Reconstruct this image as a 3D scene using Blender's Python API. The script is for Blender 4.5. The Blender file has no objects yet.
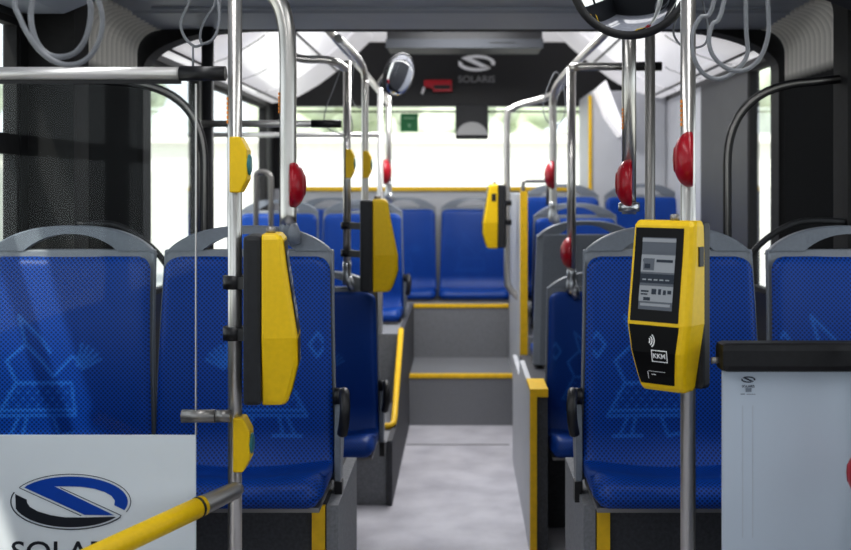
import bpy, bmesh, math, random
from mathutils import Vector, Matrix
random.seed(7)
S = bpy.context.scene
COL = S.collection
PI = math.pi
F = 1100.0; CZ = 1.30; VX, VY = 461.0, 185.0

def at(px, py, d):
    """world point seen at pixel (px,py) standing d metres down the bus"""
    return ((px - VX) * d / F, d, CZ + (VY - py) * d / F)

# ------------------------------------------------------------------ materials
MATS = {}
def mat(name, col, rough=0.5, metal=0.0, emit=None, estr=0.0, noise=0.0, nscale=40.0, bump=0.0, coat=0.0, sheen=0.0, spec=None):
    m = bpy.data.materials.new(name); m.use_nodes = True
    nt = m.node_tree; b = nt.nodes['Principled BSDF']
    b.inputs['Base Color'].default_value = (*col, 1); b.inputs['Roughness'].default_value = rough
    b.inputs['Metallic'].default_value = metal
    if coat: b.inputs['Coat Weight'].default_value = coat; b.inputs['Coat Roughness'].default_value = 0.15
    if sheen: b.inputs['Sheen Weight'].default_value = sheen
    if spec is not None: b.inputs['Specular IOR Level'].default_value = spec
    if emit: b.inputs['Emission Color'].default_value = (*emit, 1); b.inputs['Emission Strength'].default_value = estr
    if noise or bump:
        tc = nt.nodes.new('ShaderNodeTexCoord'); n = nt.nodes.new('ShaderNodeTexNoise')
        n.inputs['Scale'].default_value = nscale; n.inputs['Detail'].default_value = 4
        nt.links.new(tc.outputs['Object'], n.inputs['Vector'])
        if noise:
            r = nt.nodes.new('ShaderNodeValToRGB')
            r.color_ramp.elements[0].position = .3; r.color_ramp.elements[1].position = .7
            r.color_ramp.elements[0].color = (*[c * (1 - noise) for c in col], 1)
            r.color_ramp.elements[1].color = (*[min(1, c * (1 + noise)) for c in col], 1)
            nt.links.new(n.outputs['Fac'], r.inputs['Fac']); nt.links.new(r.outputs['Color'], b.inputs['Base Color'])
        if bump:
            bp = nt.nodes.new('ShaderNodeBump'); bp.inputs['Strength'].default_value = bump; bp.inputs['Distance'].default_value = .002
            nt.links.new(n.outputs['Fac'], bp.inputs['Height']); nt.links.new(bp.outputs['Normal'], b.inputs['Normal'])
    MATS[name] = m
    return m

STEEL = mat('brushed steel', (.60, .585, .56), .28, .88)
STEEL_DK = mat('dull grey tube', (.30, .29, .28), .38, .7)
CHROME = mat('cast chrome fitting', (.55, .56, .58), .3, 1.0)
ALU = mat('satin aluminium', (.70, .69, .68), .36, .7)
BLACK = mat('black plastic', (.012, .012, .014), .42, noise=.2, nscale=80)
BLACK_M = mat('black rubber', (.008, .008, .009), .75, noise=.3, nscale=50)
BLACK_G = mat('black gloss', (.005, .005, .006), .35, spec=.2)
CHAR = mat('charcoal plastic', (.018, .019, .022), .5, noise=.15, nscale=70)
YELLOW = mat('yellow plastic', (.80, .53, .004), .42, noise=.04, nscale=90)
YELLOW2 = mat('yellow edging', (.80, .50, .012), .5, noise=.08, nscale=40)
RED = mat('red plastic', (.36, .003, .016), .34, coat=.15)
RED_DK = mat('dark red plastic', (.25, .003, .012), .4)
SHELL = mat('grey seat shell', (.21, .23, .26), .42, noise=.05, nscale=120)
GREYP = mat('pale grey panel', (.52, .53, .56), .5, noise=.03, nscale=8)
GREYD = mat('mid grey panel', (.065, .067, .072), .55, noise=.05, nscale=10)
STEPM = mat('step covering', (.20, .205, .22), .7, noise=.12, nscale=160)
PODM = mat('podium cladding', (.060, .062, .070), .65, noise=.25, nscale=120)
PODG = mat('podium grey cladding', (.23, .235, .25), .65, noise=.15, nscale=120)
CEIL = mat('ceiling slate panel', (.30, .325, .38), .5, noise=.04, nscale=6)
WHITE_GLOW = mat('glossy white roof lining with added glow', (.82, .81, .84), .2, noise=.02, nscale=3, emit=(1, .98, 1), estr=.38)  # faint glow added to the lining in place of bounced daylight
SEAM = mat('dark seam', (.03, .03, .035), .6)
FILM = mat('pale film panel', (.78, .83, .87), .38, noise=.015, nscale=5)
LOGO_B = mat('logo blue', (.010, .075, .42), .3)
LOGO_K = mat('logo graphite', (.02, .024, .034), .35)
LOGO_S = mat('logo silver', (.75, .75, .78), .35)
INK = mat('ink', (.035, .045, .07), .5)
SCR = mat('screen grey', (.09, .10, .12), .4, emit=(.45, .52, .60), estr=.05, spec=.2)
SCR_L = mat('screen light', (.20, .215, .235), .4, emit=(.75, .8, .85), estr=.10, spec=.2)
SCR_D = mat('screen dark', (.02, .025, .035), .4, emit=(.10, .14, .2), estr=.10, spec=.2)
PRINT = mat('white print', (.78, .78, .78), .5)
GREEN = mat('green sign', (.012, .17, .055), .5)
TEAL = mat('teal button cap', (.05, .22, .24), .35)
ORANGE = mat('orange marker', (.85, .32, .06), .5)
STRAP = mat('grey strap plastic', (.20, .21, .23), .4, noise=.06, nscale=60)
MIRROR = mat('mirror glass', (.85, .88, .92), .03, 1.0)
BARK = mat('bark', (.12, .09, .06), .9, noise=.3, nscale=8)
LEAF = mat('foliage', (.68, .74, .58), .7, noise=.35, nscale=1.2)
PAVE = mat('sunlit paving', (.62, .61, .57), .9, noise=.05, nscale=.6)
PLASTER = mat('sunlit plaster', (.80, .79, .74), .9, noise=.04, nscale=.4)
ROOFT = mat('grey roof', (.35, .33, .32), .8, noise=.1, nscale=2)

def floor_mat():
    m = mat('speckled floor', (.50, .49, .53), .38)
    nt = m.node_tree; b = nt.nodes['Principled BSDF']
    tc = nt.nodes.new('ShaderNodeTexCoord')
    n1 = nt.nodes.new('ShaderNodeTexNoise'); n1.inputs['Scale'].default_value = 5; n1.inputs['Detail'].default_value = 5
    n2 = nt.nodes.new('ShaderNodeTexNoise'); n2.inputs['Scale'].default_value = 220; n2.inputs['Detail'].default_value = 2
    mx = nt.nodes.new('ShaderNodeMath'); mx.operation = 'MULTIPLY_ADD'; mx.inputs[1].default_value = .35
    nt.links.new(tc.outputs['Object'], n1.inputs['Vector']); nt.links.new(tc.outputs['Object'], n2.inputs['Vector'])
    nt.links.new(n2.outputs['Fac'], mx.inputs[0]); nt.links.new(n1.outputs['Fac'], mx.inputs[2])
    r = nt.nodes.new('ShaderNodeValToRGB')
    r.color_ramp.elements[0].position = .45; r.color_ramp.elements[0].color = (.40, .39, .43, 1)
    r.color_ramp.elements[1].position = .85; r.color_ramp.elements[1].color = (.60, .59, .63, 1)
    nt.links.new(mx.outputs[0], r.inputs['Fac']); nt.links.new(r.outputs['Color'], b.inputs['Base Color'])
    return m
FLOORM = floor_mat()

def fabric_mat():
    m = mat('blue dotted seat fabric', (.006, .04, .38), .44, spec=.34)
    nt = m.node_tree; b = nt.nodes['Principled BSDF']; L = nt.links.new
    uv = nt.nodes.new('ShaderNodeUVMap'); uv.uv_map = 'fab'
    def dots(step):
        mp = nt.nodes.new('ShaderNodeMapping'); mp.inputs['Scale'].default_value = (1 / step,) * 3
        mp.inputs['Rotation'].default_value = (0, 0, PI / 4)
        L(uv.outputs[0], mp.inputs['Vector'])
        fr = nt.nodes.new('ShaderNodeVectorMath'); fr.operation = 'FRACTION'; L(mp.outputs[0], fr.inputs[0])
        sb = nt.nodes.new('ShaderNodeVectorMath'); sb.operation = 'SUBTRACT'; sb.inputs[1].default_value = (.5, .5, 0); L(fr.outputs[0], sb.inputs[0])
        ln = nt.nodes.new('ShaderNodeVectorMath'); ln.operation = 'LENGTH'; L(sb.outputs[0], ln.inputs[0])
        mr = nt.nodes.new('ShaderNodeMapRange'); mr.inputs['From Min'].default_value = .24; mr.inputs['From Max'].default_value = .46
        mr.inputs['To Min'].default_value = 1; mr.inputs['To Max'].default_value = 0
        L(ln.outputs['Value'], mr.inputs['Value']); return mr.outputs[0]
    d1 = dots(.0078)
    at_ = nt.nodes.new('ShaderNodeAttribute'); at_.attribute_name = 'motif'
    mix = nt.nodes.new('ShaderNodeMix'); mix.data_type = 'RGBA'
    mix.inputs['A'].default_value = (.0024, .070, .37, 1); mix.inputs['B'].default_value = (.0009, .015, .095, 1)
    L(d1, mix.inputs['Factor'])
    inv = nt.nodes.new('ShaderNodeMath'); inv.operation = 'MULTIPLY_ADD'; inv.inputs[1].default_value = -.6; inv.inputs[2].default_value = .75
    L(d1, inv.inputs[0])
    mul = nt.nodes.new('ShaderNodeMath'); mul.operation = 'MULTIPLY'; L(inv.outputs[0], mul.inputs[0]); L(at_.outputs['Fac'], mul.inputs[1])
    mix2 = nt.nodes.new('ShaderNodeMix'); mix2.data_type = 'RGBA'; mix2.inputs['B'].default_value = (.030, .19, .64, 1)
    L(mul.outputs[0], mix2.inputs['Factor']); L(mix.outputs['Result'], mix2.inputs['A'])
    L(mix2.outputs['Result'], b.inputs['Base Color'])
    return m
FABRIC = fabric_mat()

def glass_mat(name, tint=(.96, .98, .97), refl=.10):
    m = bpy.data.materials.new(name); m.use_nodes = True; nt = m.node_tree
    nt.nodes.remove(nt.nodes['Principled BSDF']); out = nt.nodes['Material Output']
    t = nt.nodes.new('ShaderNodeBsdfTransparent'); t.inputs[0].default_value = (*tint, 1)
    g = nt.nodes.new('ShaderNodeBsdfGlossy'); g.inputs['Roughness'].default_value = .02
    mx = nt.nodes.new('ShaderNodeMixShader'); fr = nt.nodes.new('ShaderNodeFresnel'); fr.inputs['IOR'].default_value = 1.35
    mm = nt.nodes.new('ShaderNodeMath'); mm.operation = 'MULTIPLY_ADD'; mm.inputs[1].default_value = .3; mm.inputs[2].default_value = refl * .3
    nt.links.new(fr.outputs[0], mm.inputs[0]); nt.links.new(mm.outputs[0], mx.inputs[0])
    nt.links.new(t.outputs[0], mx.inputs[1]); nt.links.new(g.outputs[0], mx.inputs[2]); nt.links.new(mx.outputs[0], out.inputs[0])
    return m
GLASS = glass_mat('clear glass')
PARTG = glass_mat('partition glass', (.97, .985, .985), .0)

def bellows_mat():
    m = mat('pleated bellows rubber', (.02, .02, .02), .7)
    nt = m.node_tree; b = nt.nodes['Principled BSDF']
    ge = nt.nodes.new('ShaderNodeNewGeometry'); sx = nt.nodes.new('ShaderNodeSeparateXYZ')
    nt.links.new(ge.outputs['Position'], sx.inputs[0])
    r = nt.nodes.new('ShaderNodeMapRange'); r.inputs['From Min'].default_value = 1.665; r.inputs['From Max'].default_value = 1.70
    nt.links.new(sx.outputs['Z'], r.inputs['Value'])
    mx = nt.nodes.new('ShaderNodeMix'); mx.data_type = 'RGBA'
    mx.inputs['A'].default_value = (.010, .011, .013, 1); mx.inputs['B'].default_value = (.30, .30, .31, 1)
    fo = nt.nodes.new('ShaderNodeAttribute'); fo.attribute_name = 'fold_shade'
    m2 = nt.nodes.new('ShaderNodeMix'); m2.data_type = 'RGBA'; m2.inputs['A'].default_value = (.78, .76, .72, 1); m2.inputs['B'].default_value = (.04, .04, .04, 1)  # pleat shade painted into the colour: pale ridges, dark valleys
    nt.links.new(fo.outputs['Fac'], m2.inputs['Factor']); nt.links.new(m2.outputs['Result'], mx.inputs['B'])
    nt.links.new(r.outputs[0], mx.inputs['Factor']); nt.links.new(mx.outputs['Result'], b.inputs['Base Color'])
    return m
BELLOW = bellows_mat()

# ------------------------------------------------------------------ mesh building
class G:
    def __init__(s): s.v = []; s.f = []; s.mi = []; s.sm = []
    def add(s, vs, fs, m=0, smooth=False):
        o = len(s.v); s.v += [tuple(p) for p in vs]
        for f in fs: s.f.append([i + o for i in f]); s.mi.append(m); s.sm.append(smooth)
        return s
    def box(s, x0, x1, y0, y1, z0, z1, m=0, bev=0.0):
        if bev:
            bm = bmesh.new(); bmesh.ops.create_cube(bm, size=1)
            for v in bm.verts: v.co = Vector(((x0 + x1) / 2 + v.co.x * (x1 - x0), (y0 + y1) / 2 + v.co.y * (y1 - y0), (z0 + z1) / 2 + v.co.z * (z1 - z0)))
            bmesh.ops.bevel(bm, geom=bm.edges[:], offset=bev, segments=2, profile=.6, affect='EDGES')
            return s.bm(bm, m)
        vs = [(x, y, z) for x in (x0, x1) for y in (y0, y1) for z in (z0, z1)]
        return s.add(vs, [(0, 1, 3, 2), (4, 6, 7, 5), (0, 4, 5, 1), (2, 3, 7, 6), (0, 2, 6, 4), (1, 5, 7, 3)], m)
    def bm(s, bm, m=0, smooth=False):
        bm.verts.index_update()
        s.add([v.co[:] for v in bm.verts], [[v.index for v in f.verts] for f in bm.faces], m, smooth); bm.free(); return s
    def tube(s, path, r, seg=14, closed=False, m=0, flat=1.0):
        P = [Vector(p) for p in path]; n = len(P); rs = r if isinstance(r, (list, tuple)) else [r] * n
        T = []
        for i in range(n):
            a = P[(i - 1) % n] if (closed or i > 0) else P[i]; b = P[(i + 1) % n] if (closed or i < n - 1) else P[i]
            T.append((b - a).normalized())
        up = Vector((0, 0, 1)) if abs(T[0].z) < .9 else Vector((1, 0, 0))
        nn = (up - T[0] * up.dot(T[0])).normalized(); vs = []
        for i in range(n):
            nn = (nn - T[i] * nn.dot(T[i])).normalized(); bb = T[i].cross(nn)
            for k in range(seg):
                a = 2 * PI * k / seg
                vs.append(P[i] + nn * (math.cos(a) * rs[i]) + bb * (math.sin(a) * rs[i] * flat))
        fs = []
        for i in range(n if closed else n - 1):
            j = (i + 1) % n
            for k in range(seg):
                l = (k + 1) % seg; fs.append((i * seg + k, i * seg + l, j * seg + l, j * seg + k))
        s.add(vs, fs, m, True)
        if not closed:
            s.add(vs[:seg], [tuple(range(seg))[::-1]], m); s.add(vs[-seg:], [tuple(range(seg))], m)
        return s
    def lathe(s, prof, org, axis, seg=32, m=0, smooth=True):
        ax = Vector(axis).normalized(); up = Vector((0, 0, 1)) if abs(ax.z) < .9 else Vector((1, 0, 0))
        u = ax.cross(up).normalized(); w = ax.cross(u); org = Vector(org); vs = []
        for r, h in prof:
            for k in range(seg):
                a = 2 * PI * k / seg; vs.append(org + ax * h + u * (r * math.cos(a)) + w * (r * math.sin(a)))
        fs = []
        for i in range(len(prof) - 1):
            for k in range(seg):
                l = (k + 1) % seg; fs.append((i * seg + k, i * seg + l, (i + 1) * seg + l, (i + 1) * seg + k))
        s.add(vs, fs, m, smooth)
        if prof[0][0] > 1e-4: s.add(vs[:seg], [tuple(range(seg))], m)
        if prof[-1][0] > 1e-4: s.add(vs[-seg:], [tuple(range(seg))], m)
        return s
    def prism(s, poly, fn, d0, d1, m=0):
        """poly list of (a,b); fn(a,b,d)->point; caps at d0,d1"""
        n = len(poly); vs = [fn(a, b, d0) for a, b in poly] + [fn(a, b, d1) for a, b in poly]
        fs = [tuple(range(n))[::-1], tuple(range(n, 2 * n))] + [(i, (i + 1) % n, n + (i + 1) % n, n + i) for i in range(n)]
        return s.add(vs, fs, m)
    def poly(s, pts, m=0): return s.add(pts, [tuple(range(len(pts)))], m)
    def loft(s, rings, m=0, smooth=True, closed=True, cap=True):
        n = len(rings[0]); vs = [p for r in rings for p in r]; fs = []
        for i in range(len(rings) - 1):
            for k in range(n if closed else n - 1):
                l = (k + 1) % n; fs.append((i * n + k, i * n + l, (i + 1) * n + l, (i + 1) * n + k))
        s.add(vs, fs, m, smooth)
        if cap: s.add(rings[0], [tuple(range(n))[::-1]], m); s.add(rings[-1], [tuple(range(n))], m)
        return s
    def done(s, name, mats, parent=None, bevel=0.0, weld=True, **tags):
        me = bpy.data.meshes.new(name); me.from_pydata(s.v, [], s.f)
        for m in (mats if isinstance(mats, (list, tuple)) else [mats]): me.materials.append(m)
        for i, p in enumerate(me.polygons): p.material_index = s.mi[i]; p.use_smooth = s.sm[i]
        bm = bmesh.new(); bm.from_mesh(me)
        if weld: bmesh.ops.remove_doubles(bm, verts=bm.verts, dist=1e-5)
        bmesh.ops.recalc_face_normals(bm, faces=bm.faces)
        bm.to_mesh(me); bm.free(); me.update()
        o = bpy.data.objects.new(name, me); COL.objects.link(o)
        if parent: o.parent = parent
        if bevel:
            b = o.modifiers.new('bevel', 'BEVEL'); b.width = bevel; b.segments = 2; b.limit_method = 'ANGLE'; b.angle_limit = .7
        for k, v in tags.items(): o[k] = v
        return o

def tag(o, label, cat, group=None):
    o['label'] = label; o['category'] = cat
    if group: o['group'] = group
    return o
def thing(name, label, cat, loc=(0, 0, 0), rz=0, group=None):
    o = bpy.data.objects.new(name, None); COL.objects.link(o); o.empty_display_size = .05
    o.location = loc; o.rotation_euler = (0, 0, rz)
    return tag(o, label, cat, group)
def struct(g, name, mats, parent=None, bevel=0):
    o = g.done(name, mats, parent, bevel)
    if not parent: o['kind'] = 'structure'
    return o
def dup(root, loc, rz=0, label=None, group=None):
    r = root.copy(); COL.objects.link(r); r.location = loc; r.rotation_euler = (0, 0, rz)
    if label: r['label'] = label
    if group: r['group'] = group
    for ch in list(root.children):
        c = ch.copy(); COL.objects.link(c); c.parent = r
        for gch in list(ch.children):
            d = gch.copy(); COL.objects.link(d); d.parent = c
    return r
def text_mesh(name, txt, size, m, fn, parent=None, bold=0.0, sx=1.0, align='CENTER', width=None):
    c = bpy.data.curves.new(name, 'FONT'); c.body = txt; c.size = size; c.align_x = align; c.align_y = 'CENTER'; c.offset = bold; c.resolution_u = 4
    t = bpy.data.objects.new('tmp', c); COL.objects.link(t)
    dg = bpy.context.evaluated_depsgraph_get(); dg.update()
    me = bpy.data.meshes.new_from_object(t.evaluated_get(dg)); bpy.data.objects.remove(t); bpy.data.curves.remove(c)
    me.name = name; me.materials.clear(); me.materials.append(m)
    if width:
        xs_ = [v.co.x for v in me.vertices]; sx = width / (max(xs_) - min(xs_))
    for v in me.vertices: v.co = fn(v.co.x * sx, v.co.y)
    o = bpy.data.objects.new(name, me); COL.objects.link(o)
    if parent: o.parent = parent
    return o
def bend(p0, p1, p2, n=8):
    p0, p1, p2 = Vector(p0), Vector(p1), Vector(p2)
    return [tuple(p0 * (1 - t) ** 2 + p1 * 2 * t * (1 - t) + p2 * t * t) for t in [i / n for i in range(n + 1)]]
def rounded(pts, r, n=6):
    """polyline with its inner corners rounded off by radius r"""
    out = [tuple(pts[0])]
    for i in range(1, len(pts) - 1):
        a, b, c = Vector(pts[i - 1]), Vector(pts[i]), Vector(pts[i + 1])
        u = (a - b); w = (c - b); k = min(r, u.length * .45, w.length * .45)
        out += bend(b + u.normalized() * k, b, b + w.normalized() * k, n)
    out.append(tuple(pts[-1])); return out
def smooth_path(pts, n=6, closed=False):
    P = [Vector(p) for p in pts]; N = len(P); out = []
    for i in range(N if closed else N - 1):
        g_ = lambda j: P[j % N] if closed else P[max(0, min(N - 1, j))]
        a, b, c, d = g_(i - 1), g_(i), g_(i + 1), g_(i + 2)
        for k in range(n):
            t = k / n
            out.append(tuple(.5 * ((2 * b) + (c - a) * t + (2 * a - 5 * b + 4 * c - d) * t * t + (3 * b - a - 3 * c + d) * t ** 3)))
    if not closed: out.append(tuple(P[-1]))
    return out

# ------------------------------------------------------------------ the shell of the bus
W = 1.22
g = G().box(-1.3, 1.3, -1.5, 7.35, -.05, 0); struct(g, 'floor', FLOORM)
# the joint's floor plate, a shade off the rest
g = G().box(-.245, .245, 3.30, 3.315, 0, .0015).box(-.275, .24, 5.5, 5.51, 0, .0015); struct(g, 'trim_1', GREYD)

def side_wall(sg, segs, mats_idx):
    g = G()
    for (y0, y1, z0, z1, m) in segs:
        x0, x1 = sorted((sg * W, sg * (W + .05))); g.box(x0, x1, y0, y1, z0, z1, m)
    return g
WM = [CHAR, GREYP, GREYD, BLACK]
front = [(-1.5, 3.2, 0, .88, 0), (-1.5, 3.2, 1.76, 2.25, 0), (-1.5, -1.3, .88, 1.76, 3), (.2, .32, .88, 1.76, 3), (1.62, 1.72, .88, 1.76, 3), (3.05, 3.2, .88, 1.76, 3)]
rear_l = [(4.05, 7.35, 0, .86, 3), (4.05, 7.35, 1.80, 2.25, 3), (4.05, 4.28, .86, 1.80, 1), (5.12, 5.30, .86, 1.80, 3), (5.95, 6.06, .86, 1.80, 1), (6.9, 7.35, .86, 1.80, 3)]
rear_r = [(4.05, 7.35, 0, .86, 3), (4.05, 7.35, 1.80, 2.25, 3), (4.05, 4.33, .86, 1.80, 3), (4.68, 5.6, .86, 1.80, 2), (5.6, 7.35, .86, 1.80, 1)]  # mid and pale grey stretches paint the wall's uneven lighting as two tints
wl = struct(side_wall(-1, front + rear_l, None), 'wall_left', WM)
wr = struct(side_wall(1, front + rear_r, None), 'wall_right', WM)
def pane(name, sg, y0, y1, z0=.88, z1=1.76):
    w = bpy.data.objects.new(name, None); COL.objects.link(w); w['kind'] = 'structure'
    x = sg * (W + .02)
    fr = G()
    for a in ((y0, y1, z0, z0 + .02), (y0, y1, z1 - .02, z1), (y0, y0 + .02, z0 + .02, z1 - .02), (y1 - .02, y1, z0 + .02, z1 - .02)):
        fr.box(x - .016, x + .016, *a)
    if z0 > .87: fr.box(x - .016, x + .016, y0 + .02, y1 - .02, 1.385, 1.44)
    fr.done('window_frame', BLACK_M, w)
    G().poly([(x, y0 + .02, z0 + .02), (x, y1 - .02, z0 + .02), (x, y1 - .02, z1 - .02), (x, y0 + .02, z1 - .02)]).done('pane', GLASS, w)
wn = 1
for sg in (-1, 1):
    for a in ((-1.3, .2), (.32, 1.62), (1.72, 3.05)): pane('window_%d' % wn, sg, *a); wn += 1
for a in ((4.28, 5.12), (5.30, 5.95), (6.06, 6.9)): pane('window_%d' % wn, -1, *a, .86, 1.80); wn += 1
pane('window_%d' % wn, 1, 4.33, 4.68, .86, 1.80); wn += 1
# rear wall with a wide window, black header above
g = G().box(-W, W, 7.2, 7.28, 0, 1.275, 1).box(-W, W, 7.2, 7.28, 1.815, 2.25, 0).box(-W, -1.12, 7.2, 7.28, 1.275, 1.815, 0).box(.86, W, 7.2, 7.28, 1.275, 1.815, 1)
struct(g, 'wall_back', [BLACK, GREYP])
w = bpy.data.objects.new('window_%d' % wn, None); COL.objects.link(w); w['kind'] = 'structure'
G().poly([(-1.12, 7.24, 1.275), (.86, 7.24, 1.275), (.86, 7.24, 1.815), (-1.12, 7.24, 1.815)]).done('pane', GLASS, w)
G().box(-1.12, .86, 7.18, 7.2, 1.262, 1.288).done('window_frame', YELLOW2, w)
G().box(-1.12, .86, 7.185, 7.2, 1.775, 1.785).done('seal', BLACK_M, w)
g = G().box(-1.3, 1.3, -1.56, -1.5, 0, .95).box(-1.3, 1.3, -1.56, -1.5, 1.85, 2.25).box(-1.3, -1.1, -1.56, -1.5, .95, 1.85).box(1.1, 1.3, -1.56, -1.5, .95, 1.85)
struct(g, 'wall_front', CHAR)
# engine tower in the far right corner
g = G().box(.77, W - .001, 6.52, 7.199, .0, 1.86, 0, bev=.015); struct(g, 'trim_2', [GREYP])
g = G().box(.755, .772, 6.505, 6.53, .6, 1.83); struct(g, 'trim_3', [YELLOW2])
# ceilings
g = G().box(-1.3, 1.3, -1.5, 3.2, 2.14, 2.2); struct(g, 'ceiling', CEIL)
g = G().box(-1.3, 1.3, 4.05, 7.35, 2.235, 2.3); struct(g, 'ceiling_rear', WHITE_GLOW)
g = G().prism([(3.18, 1.895), (3.3, 1.875), (3.62, 1.875), (3.64, 1.868), (3.97, 1.862), (3.97, 1.96), (3.18, 1.96)], lambda a, b, d: (d, a, b), -1.10, 1.10)
g.box(-1.0, 1.0, 3.55, 3.56, 1.866, 1.876)
struct(g, 'ceiling_joint', CEIL)
# front roof coves (ducts over the side windows)
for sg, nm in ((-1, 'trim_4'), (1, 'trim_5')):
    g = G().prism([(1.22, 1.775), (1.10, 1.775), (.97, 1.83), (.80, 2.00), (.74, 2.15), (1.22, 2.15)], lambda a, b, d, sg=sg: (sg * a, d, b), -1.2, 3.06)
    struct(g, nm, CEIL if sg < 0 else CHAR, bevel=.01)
# rear white roof coves, each with two dark seams
def cove(sg, nm, y0, y1):
    pr = [(1.22, 1.84), (1.19, 1.815), (1.12, 1.825), (1.02, 1.86), (.90, 1.93), (.78, 2.02), (.66, 2.12), (.58, 2.2), (.55, 2.24)]
    g = G(); f = lambda a, b, d: (sg * a, d, b)
    ys = [y0 + (y1 - y0) * i / 4 for i in range(5)]
    for i in range(4):
        g.loft([[f(a, b, y) for a, b in pr] for y in (ys[i] + .012, ys[i + 1] - .012)], 0, True, False, False)
        g.loft([[f(a + .005, b + .012, y) for a, b in pr] for y in (ys[i] - .012, ys[i] + .014)], 1, True, False, False)
    g.poly([f(a, b, y0 + .012) for a, b in pr] + [f(1.22, 2.24, y0 + .012)], 0)
    g.poly([f(a, b, y1 - .012) for a, b in pr] + [f(1.22, 2.24, y1 - .012)], 0)
    for s_ in (2, 5):
        a, b = pr[s_]; g.tube([f(a - .004, b - .006, y0 + .05), f(a - .004, b - .006, y1 - .05)], .006, 8, m=1)
    return struct(g, nm, [WHITE_GLOW, SEAM])
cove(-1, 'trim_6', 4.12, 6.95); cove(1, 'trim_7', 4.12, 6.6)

# arch rings at both ends of the joint
def ring(y0, y1, nm, xi, zi, xo=1.27, zo=2.2, rc=.14, rx=.14):
    inn = []
    for (cx, cz, a0) in ((xi - rx, zi - rc, 0), (-(xi - rx), zi - rc, PI / 2)):
        for k in range(13):
            a = a0 + k * PI / 24; inn.append((cx + rx * math.cos(a), cz + rc * math.sin(a)))
    inn = [(xi, 0)] + inn + [(-xi, 0)]
    out = [(xo, 0)] + [(xo, zo * .5)] * 0
    g = G(); N = len(inn)
    o2 = []
    for i, (x, z) in enumerate(inn):
        if i == 0 or i == N - 1: o2.append((math.copysign(xo, x), 0))
        else:
            t = max(abs(x) / xi, z / zi); o2.append((max(-xo, min(xo, x * 1.12)), min(zo, zi + (zo - zi) * 1 if z > zi - rc * .99 and abs(x) < xi * .99999 else z)))
    for i in range(N - 1):
        a, b, c, d = inn[i], inn[i + 1], o2[i + 1], o2[i]
        q = [(p[0], p[1]) for p in (a, b, c, d)]
        g.prism(q, lambda a_, b_, dd: (a_, dd, b_), y0, y1)
    return struct(g, nm, BLACK_M)
ring(3.10, 3.22, 'trim_8', 1.090, 1.93, rc=.13, rx=.20)
ring(3.98, 4.08, 'trim_9', 1.150, 1.868, rc=.15, rx=.42)

# pleated bellows sides
def bellows(sg):
    prof = [(1.17, .02), (1.17, .5), (1.17, 1.1), (1.17, 1.62)]
    for k in range(9):
        a = k * PI / 16; prof.append((1.17 - .085 + .085 * math.cos(a), 1.775 + .085 * math.sin(a)))
    n = 15; rings = []
    for i in range(2 * n + 1):
        y = 3.225 + (3.975 - 3.225) * i / (2 * n); am = .040 if i % 2 else 0
        r = []
        for j, (x, z) in enumerate(prof):
            nx, nz = (1, 0) if j < 4 else (math.cos((j - 4) * PI / 16), math.sin((j - 4) * PI / 16))
            r.append((sg * (x + nx * am), y, z + nz * am))
        rings.append(r)
    g = G().loft(rings, 0, False, False, False)
    return g
for sg, side in ((-1, 'left'), (1, 'right')):
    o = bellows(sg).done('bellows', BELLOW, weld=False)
    fa = o.data.attributes.new('fold_shade', 'FLOAT', 'POINT')
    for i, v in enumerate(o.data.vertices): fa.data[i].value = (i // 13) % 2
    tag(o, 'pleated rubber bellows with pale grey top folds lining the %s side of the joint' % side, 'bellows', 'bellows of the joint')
# rail arches inside the joint
for sg, side, px0, in ((-1, 'left', 205), (1, 'right', 727)):
    x = -.740 if sg < 0 else .767; y = 3.17
    path = [(x, y, 0), (x, y, .8)] + bend((x, y, 1.36), (x, y, 1.585), (x + sg * .24, y, 1.597), 16) + [(sg * 1.16, y, 1.612)]
    o = G().tube(path, .0125).done('guard_rail', BLACK)
    t = thing('guard_arch', 'black arched guard rail beside the %s bellows' % side, 'rail', group='arched rails of the joint')
    o.parent = t
    G().tube([(p[0] - sg * .004, p[1] - .012, p[2]) for p in path if p[2] > .3], .0045, 8).done('cable', STEEL_DK, t)
    # low sloping pipe at the foot of the bellows
    pp = smooth_path([at(*q, 3.12) for q in (([(60, 226), (110, 224), (140, 238), (166, 264), (180, 300)]) if sg < 0 else [(851, 222), (800, 222), (765, 240), (742, 268), (728, 300)])], 5)
    o = G().tube(pp, .009).done('sloping_pipe', CHAR); tag(o, 'dark sloping pipe low on the %s bellows behind the seats' % side, 'pipe')

# ------------------------------------------------------------------ steps and podiums
g = G().box(-.29, .285, 5.95, 6.56, 0, .272); struct(g, 'step_lower', STEPM)
g = G().box(-.29, .285, 5.944, 5.99, .255, .2755, bev=.004); struct(g, 'trim_10', YELLOW2)
g = G().box(-1.2, .285, 6.56, 7.199, 0, .585); struct(g, 'step_upper', STEPM)
g = G().box(-.30, .285, 6.553, 6.60, .568, .5880, bev=.004); struct(g, 'trim_11', YELLOW2)
# left podium with sloped side
g = G().prism([(4.47, 0), (4.47, .255), (5.28, .255), (5.28, .585), (6.55, .585), (6.55, 0)], lambda a, b, d: (d, a, b), -1.2, -.302)
struct(g, 'podium_left', PODG)
g = G().prism([(4.455, 0), (4.455, .262), (4.73, .262), (5.29, .60), (6.5, .60), (6.5, 0)], lambda a, b, d: (d, a, b), -.300, -.279, 0)
o = struct(g, 'podium_side_left', [PODM])
g = G().tube([(-.40, 4.70, .270), (-.305, 4.70, .270), (-.289, 4.72, .280), (-.288, 4.76, .300), (-.288, 5.28, .605)], .0135, 10)
struct(g, 'trim_12', YELLOW2)
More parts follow.
